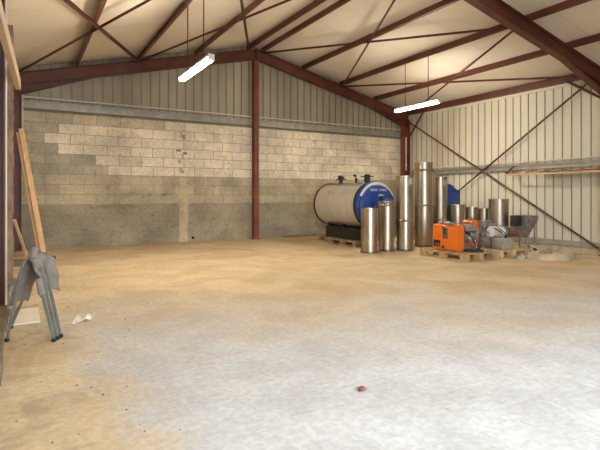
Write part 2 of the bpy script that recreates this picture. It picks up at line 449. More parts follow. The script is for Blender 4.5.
# purlins : Z sections under the roof sheets
PU = [(1.11, 'first roof purlin from the left wall, brown-red steel'), (2.48, 'second roof purlin from the left wall, left tube light hung from it'),
      (3.90, 'third roof purlin from the left wall, brown-red steel'), (5.36, 'roof purlin just left of the ridge, brown-red steel'),
      (5.80, 'roof purlin just right of the ridge, brown-red steel'), (7.11, 'first roof purlin right of the ridge pair, brown-red steel'),
      (8.44, 'second roof purlin right of the ridge pair, right tube light hung from it'), (9.77, 'roof purlin nearest above the right wall beam, brown-red steel')]
for u, lab in PU:
    g = MB(); z = roof(u) - 0.006; s = 1 if u > UC else -1
    sl = -0.24 * s
    def zz(x): return roof(u) + sl * (x - u) - 0.005
    g.hexa([Vector(p) for p in ((u - .007, -1.6, z - .15), (u + .007, -1.6, z - .15), (u + .007, VB - 0.05, z - .15), (u - .007, VB - 0.05, z - .15),
                                (u - .007, -1.6, z - .005), (u + .007, -1.6, z - .005), (u + .007, VB - 0.05, z - .005), (u - .007, VB - 0.05, z - .005))])
    for a, b, h in ((u, u + .06, -.008), (u - .06, u, -.152)):
        g.hexa([Vector(p) for p in ((a, -1.6, zz(a) + h - .006), (b, -1.6, zz(b) + h - .006), (b, VB - .05, zz(b) + h - .006), (a, VB - .05, zz(a) + h - .006),
                                    (a, -1.6, zz(a) + h + .004), (b, -1.6, zz(b) + h + .004), (b, VB - .05, zz(b) + h + .004), (a, VB - .05, zz(a) + h + .004))])
    tag(g.build('roof_purlin', M['red'], smooth=0), lab, 'purlin', 'roof purlins')
# eave beams
g = MB(); g.box((UR - 0.16, -1.6, 3.86), (UR - 0.02, VB, 3.88)); g.box((UR - 0.035, -1.6, 3.88), (UR - 0.02, VB, 4.02)); g.box((UR - 0.16, -1.6, 4.0), (UR - 0.02, VB, 4.02)); g.box((UR - 0.12, -1.6, 3.88), (UR - 0.105, VB, 4.01))
tag(g.build('eave_beam', M['red'], smooth=0), 'long brown-red eave beam along the top of the right wall', 'beam')
g = MB(); g.box((UL + .02, -1.6, 3.76), (UL + .14, VB, 3.92))
tag(g.build('eave_beam', M['red'], smooth=0), 'brown-red eave beam along the top of the left wall', 'beam')
g = MB(); g.box((UR - 0.03, -1.6, 3.79), (UR - 0.02, VB, 3.86)); g.box((UR - 0.05, -1.6, 3.785), (UR - 0.02, VB, 3.795))
struct(g.build('trim_2', M['clad'], origin=(0, 0, 0), smooth=0))

# roof bracing : thin angles under the purlins, crossing at mid bay
def rb(u0, v0, u1, v1, dz, label):
    p = Vector((u0, v0, roof(u0) - dz)); q = Vector((u1, v1, roof(u1) - dz))
    g = MB(); g.bar(p, q, 0.05, 0.006); g.bar(p, q, 0.006, 0.05, ox=0.022, oz=-0.022)
    return tag(g.build('roof_brace', M['brace'], smooth=0), label, 'brace', 'diagonal roof braces')
VA, VZ = VB - 0.22, 6.08
for k, (a, b, n, m2) in enumerate(((-0.1, 2.48, 'in the cross beside the left wall', ''), (2.48, 5.36, 'in the cross just left of the ridge', ''),
                               (5.80, 8.44, 'in the cross just right of the ridge', ''), (8.44, 11.1, 'in the cross beside the right wall', ''))):
    rb(a, VA, b, VZ, 0.165, 'roof brace %s, near end right' % n)
    rb(b, VA, a, VZ, 0.178, 'roof brace %s, near end left' % n)
# wall bracing on the right wall
def wb(p, q, label, r=0.024):
    g = MB(); g.tube(p, q, r, 8); return tag(g.build('wall_brace', M['brace']), label, 'brace', 'round wall braces')
wb((UR - 0.13, 12.0, 0.0), (UR - 0.13, 6.2, 3.74), 'brown-red wall brace rising behind the flue pipes to upper right')
wb((UR - 0.19, 12.15, 3.72), (UR - 0.19, 5.95, 0.04), 'brown-red wall brace falling from the far corner to the lower right')
wb((UR - 0.15, 6.72, 3.90), (UR - 0.15, 5.4, 3.0), 'short brown-red strut slanting down from the eave beam at upper right', 0.03)
wb((UR - 0.12, 11.35, 3.88), (UR - 0.12, 12.14, 3.00), 'short dark knee strut between eave beam and far corner column', 0.025)

# girts, conduits
def conduit(pts, label, clips, r=0.02):
    loc = pts[0]; t = thing('conduit', loc, label, 'conduit', 'white cable conduits')
    MB().path(pts, r, 8).build('pipe', M['conduit'], t)
    for (x, y, z, ax) in clips:
        s = {'x': (.012, .026, .026), 'y': (.026, .012, .026), 'z': (.026, .026, .012)}[ax]
        MB().bevbox((x - s[0], y - s[1], z - s[2]), (x + s[0], y + s[1], z + s[2]), .004).build('clip', M['conduit'], t)
    return t
def girt_x(a, b, y, z0, z1, name_label):
    g = MB(); g.box((a, y, z0), (b, y + .02, z1)); g.box((a, y - .05, z1 - .012), (b, y + .02, z1)); g.box((a, y - .05, z0), (b, y + .02, z0 + .01))
    g.box((a, y - .052, z1 - .035), (b, y - .048, z1)); g.box((a, y - .052, z0), (b, y - .048, z0 + .02))
    return tag(g.build('steel_girt', M['galv'], smooth=0), name_label, 'rail', 'galvanised wall rails')
girt_x(0.0, 5.52, VB - 0.04, 3.13, 3.29, 'galvanised rail above the blocks, left of the gable column')
girt_x(5.68, 10.95, VB - 0.04, 3.13, 3.29, 'galvanised rail above the blocks, right of the gable column')
conduit([(0.02, VB - .07, 3.375), (5.50, VB - .07, 3.375)], 'white conduit along the back wall, left of the gable column', [(0.3 + .75 * k, VB - .07, 3.375, 'x') for k in range(7)])
conduit([(5.68, VB - .07, 3.375), (10.9, VB - .07, 3.375)], 'white conduit along the back wall, right of the gable column', [(5.9 + .75 * k, VB - .07, 3.375, 'x') for k in range(7)])
conduit([(10.87, VB - .36, 2.02), (10.87, VB - .36, 3.1)], 'white vertical conduit on the far right corner column', [(10.87, VB - .36, z, 'z') for z in (2.2, 2.95)], 0.02)
conduit([(0.01, VB - .04, 2.5), (0.01, VB - .04, 3.55)], 'short white vertical conduit in the far left corner', [(0.01, VB - .04, 3.0, 'z')], 0.018)
conduit([(-0.135, 5.60, 0.12), (-0.135, 5.60, 3.5)], 'pale vertical conduit on the edge of the near left column', [(-0.137, 5.60, z, 'z') for z in (3.2,)], 0.008)
g = MB(); g.box((UR - .06, -1.6, 1.86), (UR - .03, VB - .3, 2.0)); g.box((UR - .12, -1.6, 1.985), (UR - .03, VB - .3, 2.0)); g.box((UR - .12, -1.6, 1.86), (UR - .03, VB - .3, 1.872)); g.box((UR - .122, -1.6, 1.86), (UR - .116, VB - .3, 1.885)); g.box((UR - .122, -1.6, 1.965), (UR - .116, VB - .3, 2.0))
tag(g.build('steel_girt', M['galv'], smooth=0), 'galvanised rail at mid height along the right wall', 'rail', 'galvanised wall rails')
g = MB(); g.box((UR - .10, -1.6, 0.02), (UR - .025, VB - .3, 0.035)); g.box((UR - .036, -1.6, 0.03), (UR - .025, VB - .3, 0.14))
tag(g.build('steel_girt', M['galv'], smooth=0), 'galvanised rail at the foot of the right wall above the low plinth', 'rail', 'galvanised wall rails')
conduit([(UR - .09, 0.5, 2.06), (UR - .09, VB - .45, 2.06)], 'white conduit along the right wall above the mid rail', [(UR - .09, 1.2 + .78 * k, 2.06, 'y') for k in range(14)], 0.018)

# folding rack on the right wall
sh = thing('wall_rack', (10.85, 5.5, 1.7), 'beige slatted rack projecting from the right wall under the rail', 'rack')
g = MB(); g.box((10.76, 2.6, 1.70), (10.80, 8.15, 1.75)); g.box((11.10, 2.6, 1.77), (11.14, 8.15, 1.82)); g.build('rail', M['timber2'], sh, smooth=0)
for k in range(13):
    v = 8.0 - k * 0.42
    MB().bar((10.76, v, 1.755), (11.13, v, 1.825), 0.05, 0.02).build('slat', M['pallet'], sh, smooth=0)
for v in (8.13, 5.4, 2.7):
    MB().bar((10.78, v, 1.73), (11.12, v, 1.97), 0.03, 0.03).build('bracket', M['brace'], sh, smooth=0)
    MB().bar((10.78, v, 1.73), (11.14, v, 1.77), 0.03, 0.03).build('arm', M['galv'], sh, smooth=0)
g = MB().box((10.80, 2.6, 1.775), (11.12, 7.4, 1.782)); g.build('shelf_sheet', M['palletold'], sh, smooth=0)

# ------------------------------------------------------------------ fluorescent lights hung from the purlins
def tube_light(u, v0, v1, z, label, tm='tube'):
    vm = (v0 + v1) / 2
    t = thing('tube_light', (u, vm, z), label, 'light', 'hanging fluorescent tube lights')
    MB().bevbox((u - .045, v0, z + .025), (u + .045, v1, z + .07), .006).build('housing', M['white'], t)
    MB().bevbox((u - .05, v0 + .02, z - .025), (u + .05, v1 - .02, z + .024), .012).build('diffuser', M[tm], t)
    for e in (v0, v1):
        MB().bevbox((u - .052, e - .015, z - .028), (u + .052, e + .015, z + .072), .006).build('end_cap', M['white'], t)
    zt = roof(u) - 0.165
    for e in (v0 + .35, v1 - .35):
        MB().tube((u, e, z + .07), (u, e, zt), .009, 6).build('suspension_rod', M['brace'], t)
tube_light(2.48, 7.0, 8.55, 3.27, 'lit tube light hanging before the left half of the gable')
tube_light(8.44, 8.15, 9.65, 3.39, 'lit tube light hanging near the far right corner')
tube_light(2.48, 1.2, 2.7, 3.27, 'added fill tube light over the left of the near bay, out of view', 'tubefill')  # this lamp and the next are added unseen, to fill the hall with light
tube_light(8.44, 1.6, 3.1, 3.39, 'added fill tube light over the right of the near bay, out of view', 'tubefill')

# ------------------------------------------------------------------ pallets
def pallet(loc, rz, label, ma, L=1.2, W=0.8):
    """long side along local y"""
    r = thing('wooden_pallet', loc, label, 'pallet', 'wooden pallets')
    r.rotation_euler.z = rz; r['_o'] = Vector((0, 0, 0))
    for k in range(7):
        a = k * (L - .1) / 6
        MB().box((0, a, .122), (W, a + (.1 if k % 2 == 0 else .085), .142)).build('deck_board', ma, r, smooth=0)
    for x in (0, W / 2 - .05, W - .1):
        MB().box((x, 0, .100), (x + .1, L, .1215)).build('stringer_board', ma, r, smooth=0)
        MB().box((x, 0, 0.001), (x + .1, L, .022)).build('bottom_board', ma, r, smooth=0)
        for y in (0, L / 2 - .07, L - .14):
            MB().box((x, y, .0225), (x + .1, y + .14, .0995)).build('block', ma, r, smooth=0)
    return r
pallet((6.93, 6.05, 0), R(-2), 'wooden pallet under the near orange burner', M['pallet'])
pallet((7.92, 6.09, 0), R(-3), 'light new pallet under the far orange burner', M['palletnew'])
pallet((6.70, 9.05, 0), R(0), 'old pallet under the front end of the blue-fronted boiler', M['palletold'], L=1.2, W=0.95)
pallet((6.96, 10.28, 0), R(0), 'old pallet under the rear end of the blue-fronted boiler', M['palletold'], L=0.8, W=0.7)

# ------------------------------------------------------------------ boiler
bu, bz, bv, bl, br = 7.19, 0.972, 8.88, 1.92, 0.545
bo = thing('boiler', (bu, 9.9, 0.143), 'large steel boiler with a round blue front lying on pallets', 'boiler')
MB().lathe((bu, 0, bz), [(br - .01, bv + .16), (br, bv + .17), (br, bv + bl - .03), (br - .03, bv + bl)], 64, 'y').build('shell', M['shell'], bo)
MB().lathe((bu, 0, bz), [(br - .04, bv + bl - .045), (br + .014, bv + bl - .045), (br + .014, bv + bl + .012), (br - .04, bv + bl + .012)], 64, 'y').build('rear_rim', M['black'], bo)
MB().lathe((bu, 0, bz), [(br - .05, bv + .14), (br + .015, bv + .14), (br + .015, bv + .185), (br - .05, bv + .185)], 64, 'y').build('front_rim', M['black'], bo)
fr = MB().lathe((bu, 0, bz), [(br - .02, bv + .15), (br + .002, bv + .14), (br + .002, bv + .03), (br - .02, bv + .012)], 64, 'y').build('front_drum', M['blue'], bo)
# white crescent ring behind the blue face, upper half
g = MB(); n = 40
for side in (0,):
    A = [math.pi * (0.14 + 0.72 * i / n) for i in range(n + 1)]
    for i in range(n):
        P = []
        for y in (bv - .004, bv + .02):
            for (a, rad) in ((A[i], br - .06), (A[i], br - .004), (A[i + 1], br - .004), (A[i + 1], br - .06)):
                P.append(Vector((bu + rad * math.cos(a), y, bz + rad * math.sin(a))))
        g.hexa(P)
g.build('ring_band', M['white'], bo)
fc = MB().lathe((bu, 0, bz - .03), [(br - .04, bv + .01), (br - .04, bv - .03), (br - .07, bv - .05), (0.12, bv - .065), (0.001, bv - .066)], 64, 'y').build('front_door', M['blue'], bo)
# two small words in white lettering
def strokes(chars, x, z, h, w, y):
    g = MB()
    for ch in chars:
        for (a, b, c, d) in ch:
            g.bar((x + a * w, y, z + b * h), (x + c * w, y, z + d * h), 0.004, h * .22, up=(0, 1, 0)) if False else g.box((x + min(a, c) * w - .006, y - .002, z + min(b, d) * h - .005), (x + max(a, c) * w + .006, y + .002, z + max(b, d) * h + .005))
        x += w * 1.55
    return g
E_ = [(0, 0, 0, 1), (0, 1, 1, 1), (0, .5, .8, .5), (0, 0, 1, 0)]; I_ = [(.5, 0, .5, 1)]; L_ = [(0, 0, 0, 1), (0, 0, 1, 0)]
A_ = [(0, 0, 0, 1), (1, 0, 1, 1), (0, 1, 1, 1), (0, .5, 1, .5)]; S_ = [(0, 0, 1, 0), (1, 0, 1, .5), (0, .5, 1, .5), (0, .5, 0, 1), (0, 1, 1, 1)]
B_ = [(0, 0, 0, 1), (1, 0, 1, 1), (0, 0, 1, 0), (0, .5, 1, .5), (0, 1, 1, 1)]
strokes([B_, E_, A_, S_], bu - .24, bz + .335, .045, .034, bv - .062).build('lettering', M['white'], fc, smooth=0)
strokes([L_, A_, S_, E_, B_], bu + .02, bz + .338, .038, .028, bv - .062).build('lettering', M['white'], fc, smooth=0)
MB().lathe((bu + .06, 0, bz + .17), [(0.001, bv - .085), (.035, bv - .085), (.04, bv - .06), (.04, bv - .05)], 20, 'y').build('sight_glass', M['black'], fc)
MB().bevbox((bu + .0, bv - .075, bz + .225), (bu + .13, bv - .06, bz + .25), .003).build('nameplate', M['white'], fc)
MB().lathe((bu, 0, bz - .05), [(.14, bv - .05), (.16, bv - .10), (.15, bv - .14), (.07, bv - .14), (.07, bv - .06)], 32, 'y').build('burner_flange', M['blue'], fc)
# saddle frame and fittings
g = MB()
g.box((bu - .36, bv + .12, .145), (bu - .28, bv + bl - .28, .42)); g.box((bu + .28, bv + .12, .145), (bu + .36, bv + bl - .28, .42))
for y in (bv + .2, bv + bl / 2, bv + bl - .32):
    g.prism([(bu - .3, .145), (bu + .3, .145), (bu + .3, .50), (bu + .12, .465), (bu - .12, .465), (bu - .3, .50)], y - .03, y + .03, 'y')
g.build('saddle_frame', M['black'], bo, smooth=0)
g = MB(); g.tube((bu, 10.35, bz + br - .02), (bu, 10.35, bz + br + .10), .05, 16); g.bevbox((bu - .09, 10.26, bz + br + .09), (bu + .09, 10.44, bz + br + .12), .005); g.bevbox((bu - .06, 10.29, bz + br + .12), (bu + .06, 10.41, bz + br + .20), .01)
g.build('safety_valve', M['black'], bo)
g = MB(); g.path([(bu, 10.30, bz + br + .20), (bu, 10.1, bz + br + .205), (bu, 9.76, bz + br + .19)], .028, 10); g.build('vent_pipe', M['white'], bo)
g = MB(); g.path([(bu, 9.78, bz + br + .19), (bu, 9.72, bz + br + .17), (bu, 9.69, bz + br + .10), (bu, 9.69, bz + br - .02)], .032, 10); g.build('pipe_elbow', M['black'], bo)
g = MB(); g.tube((bu, 9.25, bz + br - .02), (bu, 9.25, bz + br + .13), .075, 20); g.bevbox((bu - .11, 9.14, bz + br + .13), (bu + .11, 9.36, bz + br + .155), .005); g.tube((bu, 9.25, bz + br + .15), (bu, 9.25, bz + br + .19), .07, 16)
g.build('flue_socket', M['black'], bo)
g = MB(); g.bar((bu - .22, bv + .3, bz + br - .02), (bu - .22, bv + bl - .05, bz + br - .02), .03, .012); g.build('lifting_strip', M['black'], bo)
g = MB(); g.path([(bu - .05, 10.3, bz + br + .03), (bu - .2, 10.25, bz + br - .04), (bu - .36, 10.2, bz + .40), (bu - .46, 10.25, bz + .3), (bu - .49, 10.1, bz + .22), (bu - .46, 10.02, bz + .3)], .006, 6); g.build('sensor_wire', M['cable'], bo)

# ------------------------------------------------------------------ stainless flue sections
def flue(u, v, r, H, label, joints=(), label_z=None, handle=False, taper=0.0, band=True):
    z0 = fz(u) + 0.001
    t = thing('flue_pipe', (u, v, z0), label, 'flue pipe', 'stainless steel flue pipe sections')
    rb_ = r - taper
    prof = [(rb_ - .012, z0), (rb_, z0 + .004), (rb_, z0 + .03), (rb_ - .004, z0 + .035), (r - .004, z0 + H - .045), (r, z0 + H - .04), (r, z0 + H),
            (r - .006, z0 + H), (r - .012, z0 + H - .05), (rb_ - .02, z0 + .05), (.001, z0 + .05)]
    MB().lathe((u, v, 0), prof, 48, 'z').build('casing', M['steel'], t)
    g = MB().lathe((u, v, 0), [(r * .80, z0 + .06), (r * .80, z0 + H - .02), (r * .78, z0 + H - .02), (r * .78, z0 + .07), (.001, z0 + .07)], 40, 'z', close=False)
    g.build('inner_liner', M['steeldark'], t)
    # longitudinal seam facing the viewer
    a = math.atan2(-v, -u) + random.uniform(-.9, .9)
    rm = r - .003
    MB().bar((u + rm * math.cos(a), v + rm * math.sin(a), z0 + .04), (u + rm * math.cos(a), v + rm * math.sin(a), z0 + H - .05), .006, .006).build('seam', M['steeldark'], t)
    if band:
        MB().lathe((u, v, 0), [(r - .002, z0 + .005), (r + .006, z0 + .012), (r + .006, z0 + .03), (r - .002, z0 + .037)], 48, 'z', close=False).build('foot_band', M['steeldark'], t)
    for j in joints:
        g = MB().lathe((u, v, 0), [(r - .004, z0 + j - .022), (r + .018, z0 + j - .018), (r + .024, z0 + j), (r + .018, z0 + j + .018), (r - .004, z0 + j + .022)], 48, 'z', close=False)
        cb = g.build('clamp_band', M['steel'], t)
        b = a + .5
        MB().bevbox((u + (r + .02) * math.cos(b) - .02, v + (r + .02) * math.sin(b) - .02, z0 + j - .015), (u + (r + .02) * math.cos(b) + .02, v + (r + .02) * math.sin(b) + .02, z0 + j + .015), .003).build('clamp_bolt', M['galv'], cb)
    if label_z:
        for aa, ww in ((math.atan2(-v, -u) + R(38), .035),):
            c = Vector((u + (r + .002) * math.cos(aa), v + (r + .002) * math.sin(aa), z0 + label_z)); tn = Vector((-math.sin(aa), math.cos(aa), 0)); nn = Vector((math.cos(aa), math.sin(aa), 0))
            P = [c + tn * x + nn * d + Vector((0, 0, z)) for d in (-.004, .002) for x, z in ((-ww, -.06), (ww, -.06), (ww, .06), (-ww, .06))]
            MB().hexa(P).build('sticker', M['label'], t, smooth=0)
    if handle:
        g = MB(); pts = []
        for i in range(13):
            q = math.pi * i / 12
            pts.append((u - r * .8 * math.cos(q) - .06, v - .12, z0 + H - .05 + .11 * math.sin(q)))
        g.path(pts, .005, 6); g.build('wire_handle', M['galv'], t)
    return t
flue(6.34, 8.08, .186, .935, 'short stainless flue section standing leftmost, before the blue boiler front')
flue(6.90, 8.19, .172, 1.075, 'short stainless flue section with a wire clamp, second from the left', joints=(.99, 1.045), handle=True)
flue(7.31, 8.065, .19, 1.63, 'tall stainless flue with a mid joint, third from the left', joints=(.655,), label_z=1.5)
flue(8.27, 8.48, .215, 1.98, 'tallest stainless flue pipe with a wide top collar', joints=(.97, 1.80))
flue(8.85, 8.52, .172, 1.65, 'tall stainless flue behind the near orange burner', joints=(.62,), label_z=1.5)
flue(9.19, 8.30, .185, .985, 'wide short stainless flue below the blue cabinet, first of the back row')
flue(9.53, 8.14, .145, .945, 'narrow short stainless flue in the middle of the back row')
flue(9.79, 8.00, .125, .94, 'narrowest short stainless flue beside the flared one in the back row')
flue(9.83, 7.60, .228, 1.12 - fz(9.83), 'flared stainless flue with a rolled rim, rightmost of the flues', taper=.008, joints=())
# rim tabs on the leftmost flue
tt = [o for o in C.objects if o.name == 'flue_pipe'][0]
for k in range(4):
    a = R(200 + k * 35)
    c = Vector((6.34 + .17 * math.cos(a), 8.08 + .17 * math.sin(a), .93))
    MB().bevbox(c - Vector((.012, .012, 0)), c + Vector((.012, .012, .045)), .003).build('lug', M['steeldark'], tt)

# blue cabinet standing behind
bc = thing('blue_cabinet', (9.5, 9.2, fz(9.5)), 'blue chamfered boiler casing standing behind the short flues', 'boiler casing')
z = fz(9.7)
MB().prism([(9.05, z), (9.98, z), (9.98, 1.33), (9.86, 1.345), (9.68, 1.47), (9.60, 1.50), (9.05, 1.50)], 8.9, 9.5, 'y').build('casing', M['blue'], bc, smooth=0)
MB().bevbox((9.12, 8.885, .3), (9.90, 8.9, 1.28), .006).build('front_panel', M['blue'], bc)
MB().lathe((9.5, 0, .8), [(.1, 8.9), (.1, 8.86), (.08, 8.85), (.001, 8.85)], 24, 'y').build('knob', M['black'], bc)

# ------------------------------------------------------------------ orange burners (cover faces -x, blast tube points +x)
def burner(x, y, z, label, tube_mats, tube_len, sx=1.0, tube_y=0.30, tilt=0.0, cover_from=0.0):
    t = thing('oil_burner', (x + .25, y + .32, z), label, 'burner', 'orange burners on pallets')
    W, H = .63, .50 * sx
    cov = MB()
    prof = [(x, z + .03), (x + .02, z + .005), (x + .17, z + .005), (x + .20, z + .05), (x + .20, z + H - .05), (x + .16, z + H), (x + .05, z + H), (x + .01, z + H - .03)]
    cov.prism(prof, y + cover_from, y + W, 'y')
    bmesh.ops.bevel(cov.bm, geom=[e for e in cov.bm.edges], offset=.010, segments=2, affect='EDGES')
    co = cov.build('cover', M['orange'], t)
    # +y is the left side of the face as seen
    def yy(f): return y + cover_from + (W - cover_from) * (1 - f)
    MB().bevbox((x - .008, yy(.64), z + H * .46), (x + .02, yy(.44), z + H * .90), .004).build('display_panel', M['steeldark'], co)
    MB().bevbox((x - .013, yy(.615), z + H * .62), (x - .006, yy(.465), z + H * .86), .002).build('display_screen', M['glass'], co)
    MB().bevbox((x - .008, yy(.33), z + H * .13), (x + .02, yy(.06), z + H * .38), .004).build('control_window', M['black'], co)
    for k in range(2):
        MB().bevbox((x - .014, yy(.18 + .1 * k) - .012, z + H * .17), (x - .006, yy(.18 + .1 * k) + .012, z + H * .26), .002).build('switch', M['cast'], co)
    MB().lathe((0, yy(.46), z + H * .10 + .02), [(.028, x + .02), (.028, x - .02), (.02, x - .028), (.001, x - .028)], 16, 'x').build('knob', M['black'], co)
    g = MB(); g.bar((x + .03, y + cover_from + .08, z + H + .006), (x + .14, y + .5, z + H + .03), .10, .012); g.path([(x + .06, y + cover_from * .7 + .12, z + H), (x + .06, y + cover_from + .15, z + H + .045), (x + .08, y + .38, z + H + .05), (x + .08, y + .5, z + H)], .012, 8)
    g.build('top_bracket', M['cast'], co)
    # casting and motor behind the cover
    g = MB(); fr_ = .22 if cover_from == 0 else .15; yc = y + (.32 if cover_from == 0 else .45); g.bevbox((x + .20, y + .06 + cover_from * .9, z + .05), (x + .36, y + W - .06, z + H - .03), .03); g.lathe((0, yc, z + H * .5), [(fr_, x + .30), (fr_, x + .36), (fr_ * .75, x + .40), (fr_ * .6, x + .44)], 32, 'x'); g.bevbox((x + .22, y + .08, z + .06), (x + .36, y + .4, z + .22), .02)
    fan = g.build('fan_housing', M['cast'], t)
    ym = y + cover_from * .75
    g = MB(); g.lathe((x + .30, 0, z + .25), [(.07, ym + .06), (.085, ym + .05), (.085, ym - .10), (.06, ym - .12)], 24, 'y')
    for k in range(10):
        a = 2 * math.pi * k / 10
        g.box((x + .30 + .085 * math.cos(a) - .005, ym - .09, z + .25 + .085 * math.sin(a) - .005), (x + .30 + .085 * math.cos(a) + .005, ym + .04, z + .25 + .085 * math.sin(a) + .005))
    g.build('motor', M['cast'], t)
    g = MB(); g.bevbox((x + .22, ym - .06, z + H - .12), (x + .42, ym + .12, z + H - .0), .012); g.tube((x + .42, ym + .02, z + H - .08), (x + .52, ym - .02, z + H - .10), .04, 14); g.build('air_damper', M['cast'], t)
    # blast tube
    x0 = x + (.38 if cover_from == 0 else .27); cy = y + tube_y; cz = z + (.30 if cover_from == 0 else .335)
    x1 = x0 + tube_len * .42; x2 = x0 + tube_len
    g = MB(); g.tube((x0, cy, cz), (x1, cy, cz - tilt * .4), .105, 28); g.build('blast_tube', tube_mats[0], t)
    g = MB(); g.tube((x1 - .01, cy, cz - tilt * .4), (x1 + .03, cy, cz - tilt * .42), .125, 28); g.build('mounting_flange', M['cast'], t)
    g = MB(); p = Vector((x1 + .03, cy, cz - tilt * .42)); q = Vector((x2, cy, cz - tilt))
    g.tube(p, q, .105, 28); nz_ = g.build('nozzle_tube', tube_mats[1], t)
    g = MB(); g.tube(q - Vector((.01, 0, 0)), q + Vector((.004, 0, 0)), .085, 28); g.build('tube_mouth', M['inner'], nz_)
    # cables
    rr = random.Random(int(x * 10))
    for k in range(7 if cover_from == 0 else 3):
        g = MB(); a = y - .02 + rr.uniform(-.05, .1)
        pts = [(x + .20 + rr.uniform(0, .06), a, z + H - .1 - rr.uniform(0, .1)), (x + .28 + rr.uniform(-.05, .1), a - .10, z + .3 + rr.uniform(-.05, .05)),
               (x + .25 + rr.uniform(0, .2), a - .14, z + .12 + rr.uniform(-.04, .04)), (x + .3 + rr.uniform(-.1, .2), a - .10 + rr.uniform(-.05, .1), z + .02)]
        P = []
        for i in range(len(pts) - 1):
            for s_ in range(5): P.append(Vector(pts[i]).lerp(Vector(pts[i + 1]), s_ / 5) + Vector((0, -.02 * math.sin(math.pi * s_ / 5), 0)))
        P.append(Vector(pts[-1]))
        g.path(P, .009 + .004 * (k % 2), 6); g.build('cable', M['cable'] if k % 3 else M['galv'], t)
    MB().bevbox((x + .18, y - .22, z + .002), (x + .48, y + .06, z + .035), .012).build('base_tray', M['cable'], t)
    MB().bevbox((x + .20, y + .1, z + .002), (x + .45, y + W - .1, z + .06), .01).build('foot_block', M['cast'], t)
    return t
burner(7.05, 6.36, .143, 'near orange burner with small display, alone on the front pallet', (M['steel'], M['cast']), .22, tube_y=.1)
b2 = burner(7.93, 6.40, .143, 'far orange burner with a long rusty blast tube pointing right', (M['white'], M['rust']), .78, sx=1.1, tube_y=.12, tilt=.05, cover_from=.36)
MB().bevbox((8.06, 6.12, .145), (8.36, 6.40, .36), .02).build('pump_casing', M['galv'], b2)
# plastic heap on the pallet beside the burner
def crumple(name, cx, cy, z0, rx, ry, h, seed, m, n=26):
    g = MB(); vs = []
    for j in range(n + 1):
        row = []
        for i in range(n + 1):
            a, b = i / n * 2 - 1, j / n * 2 - 1
            x, y = a * math.sqrt(1 - b * b / 2), b * math.sqrt(1 - a * a / 2)
            f = max(0, 1 - (x * x + y * y))
            nn = noise.noise(Vector((x * 3 + seed, y * 3, seed))) * .5 + .55 + .35 * abs(noise.noise(Vector((x * 8, y * 8 + seed, 1))))
            wob = 1 + .25 * noise.noise(Vector((x * 2, y * 2, seed + 4)))
            row.append(g.bm.verts.new((cx + x * rx * wob, cy + y * ry * wob, z0 + .003 + h * (f ** .5) * nn)))
        vs.append(row)
    for j in range(n):
        for i in range(n): g._f([vs[j][i], vs[j][i + 1], vs[j + 1][i + 1], vs[j + 1][i]])
    bot = [g.bm.verts.new((cx, cy, z0 + .001))]
    o = g.build(name, m, smooth=80)
    return o
tag(crumple('plastic_sheet', 9.0, 6.34, fz(9.0), .18, .24, .19, 2.0, M['plastic']), 'crumpled grey plastic sheet on the floor at the end of the light pallet', 'plastic sheet')
# flattened hose / canvas sleeve on the floor
def sleeve(name, pts, wds, h, seed, m, nw=14):
    g = MB(); rows = []
    P = [Vector(p) for p in pts]; Q = []; Wd = []
    for i in range(len(P) - 1):
        for s_ in range(8):
            t = s_ / 8; a = P[max(i - 1, 0)]; b = P[i]; c = P[i + 1]; d = P[min(i + 2, len(P) - 1)]
            Q.append(0.5 * ((2 * b) + (c - a) * t + (2 * a - 5 * b + 4 * c - d) * t * t + (3 * b - a - 3 * c + d) * t ** 3)); Wd.append(wds[i] * (1 - t) + wds[i + 1] * t)
    Q.append(P[-1]); Wd.append(wds[-1])
    for i, p in enumerate(Q):
        d = (Q[min(i + 1, len(Q) - 1)] - Q[max(i - 1, 0)]); d.z = 0; d.normalize(); nrm = Vector((-d.y, d.x, 0)); row = []
        for k in range(nw + 1):
            s_ = k / nw * 2 - 1
            x = p + nrm * (s_ * Wd[i] / 2 * (1 + .12 * noise.noise(Vector((i * .3, s_, seed)))))
            hh = h * max(0, 1 - s_ * s_) ** .5 * (.65 + .35 * noise.noise(Vector((x.x * 5, x.y * 5, seed))) + .35 * abs(noise.noise(Vector((x.x * 14, x.y * 14, seed)))))
            row.append(g.bm.verts.new((x.x, x.y, fz(x.x) + .004 + max(hh, 0))))
        rows.append(row)
    for a, b in zip(rows, rows[1:]):
        for k in range(nw): g._f([a[k], a[k + 1], b[k + 1], b[k]])
    return g.build(name, m, smooth=80)
tag(sleeve('canvas_sleeve', [(8.40, 5.80, 0), (8.46, 5.55, 0), (8.68, 5.36, 0), (9.0, 5.44, 0), (9.4, 5.66, 0), (9.8, 5.98, 0)], [.22, .26, .26, .28, .26, .2], .19, 3, M['hose']),
    'long beige canvas sleeve lying crumpled on the floor by the right wall', 'canvas sleeve')
tag(sleeve('canvas_sheet', [(9.25, 6.38, 0), (9.4, 6.4, 0), (9.85, 6.45, 0)], [.40, .5, .3], .2, 8, M['hose']), 'beige canvas heap between the rusty burner tube and the wall plinth', 'canvas sheet')
tag(crumple('plastic_bag', 8.28, 5.86, 0, .17, .12, .11, 5.0, M['plastic']), 'small grey crumpled plastic bag at the near end of the canvas sleeve', 'plastic bag')
tag(crumple('cloth_rag', 9.12, 5.36, fz(9.12), .12, .09, .09, 9.0, M['plastic']), 'small grey rag at the right end of the canvas sleeve', 'rag')

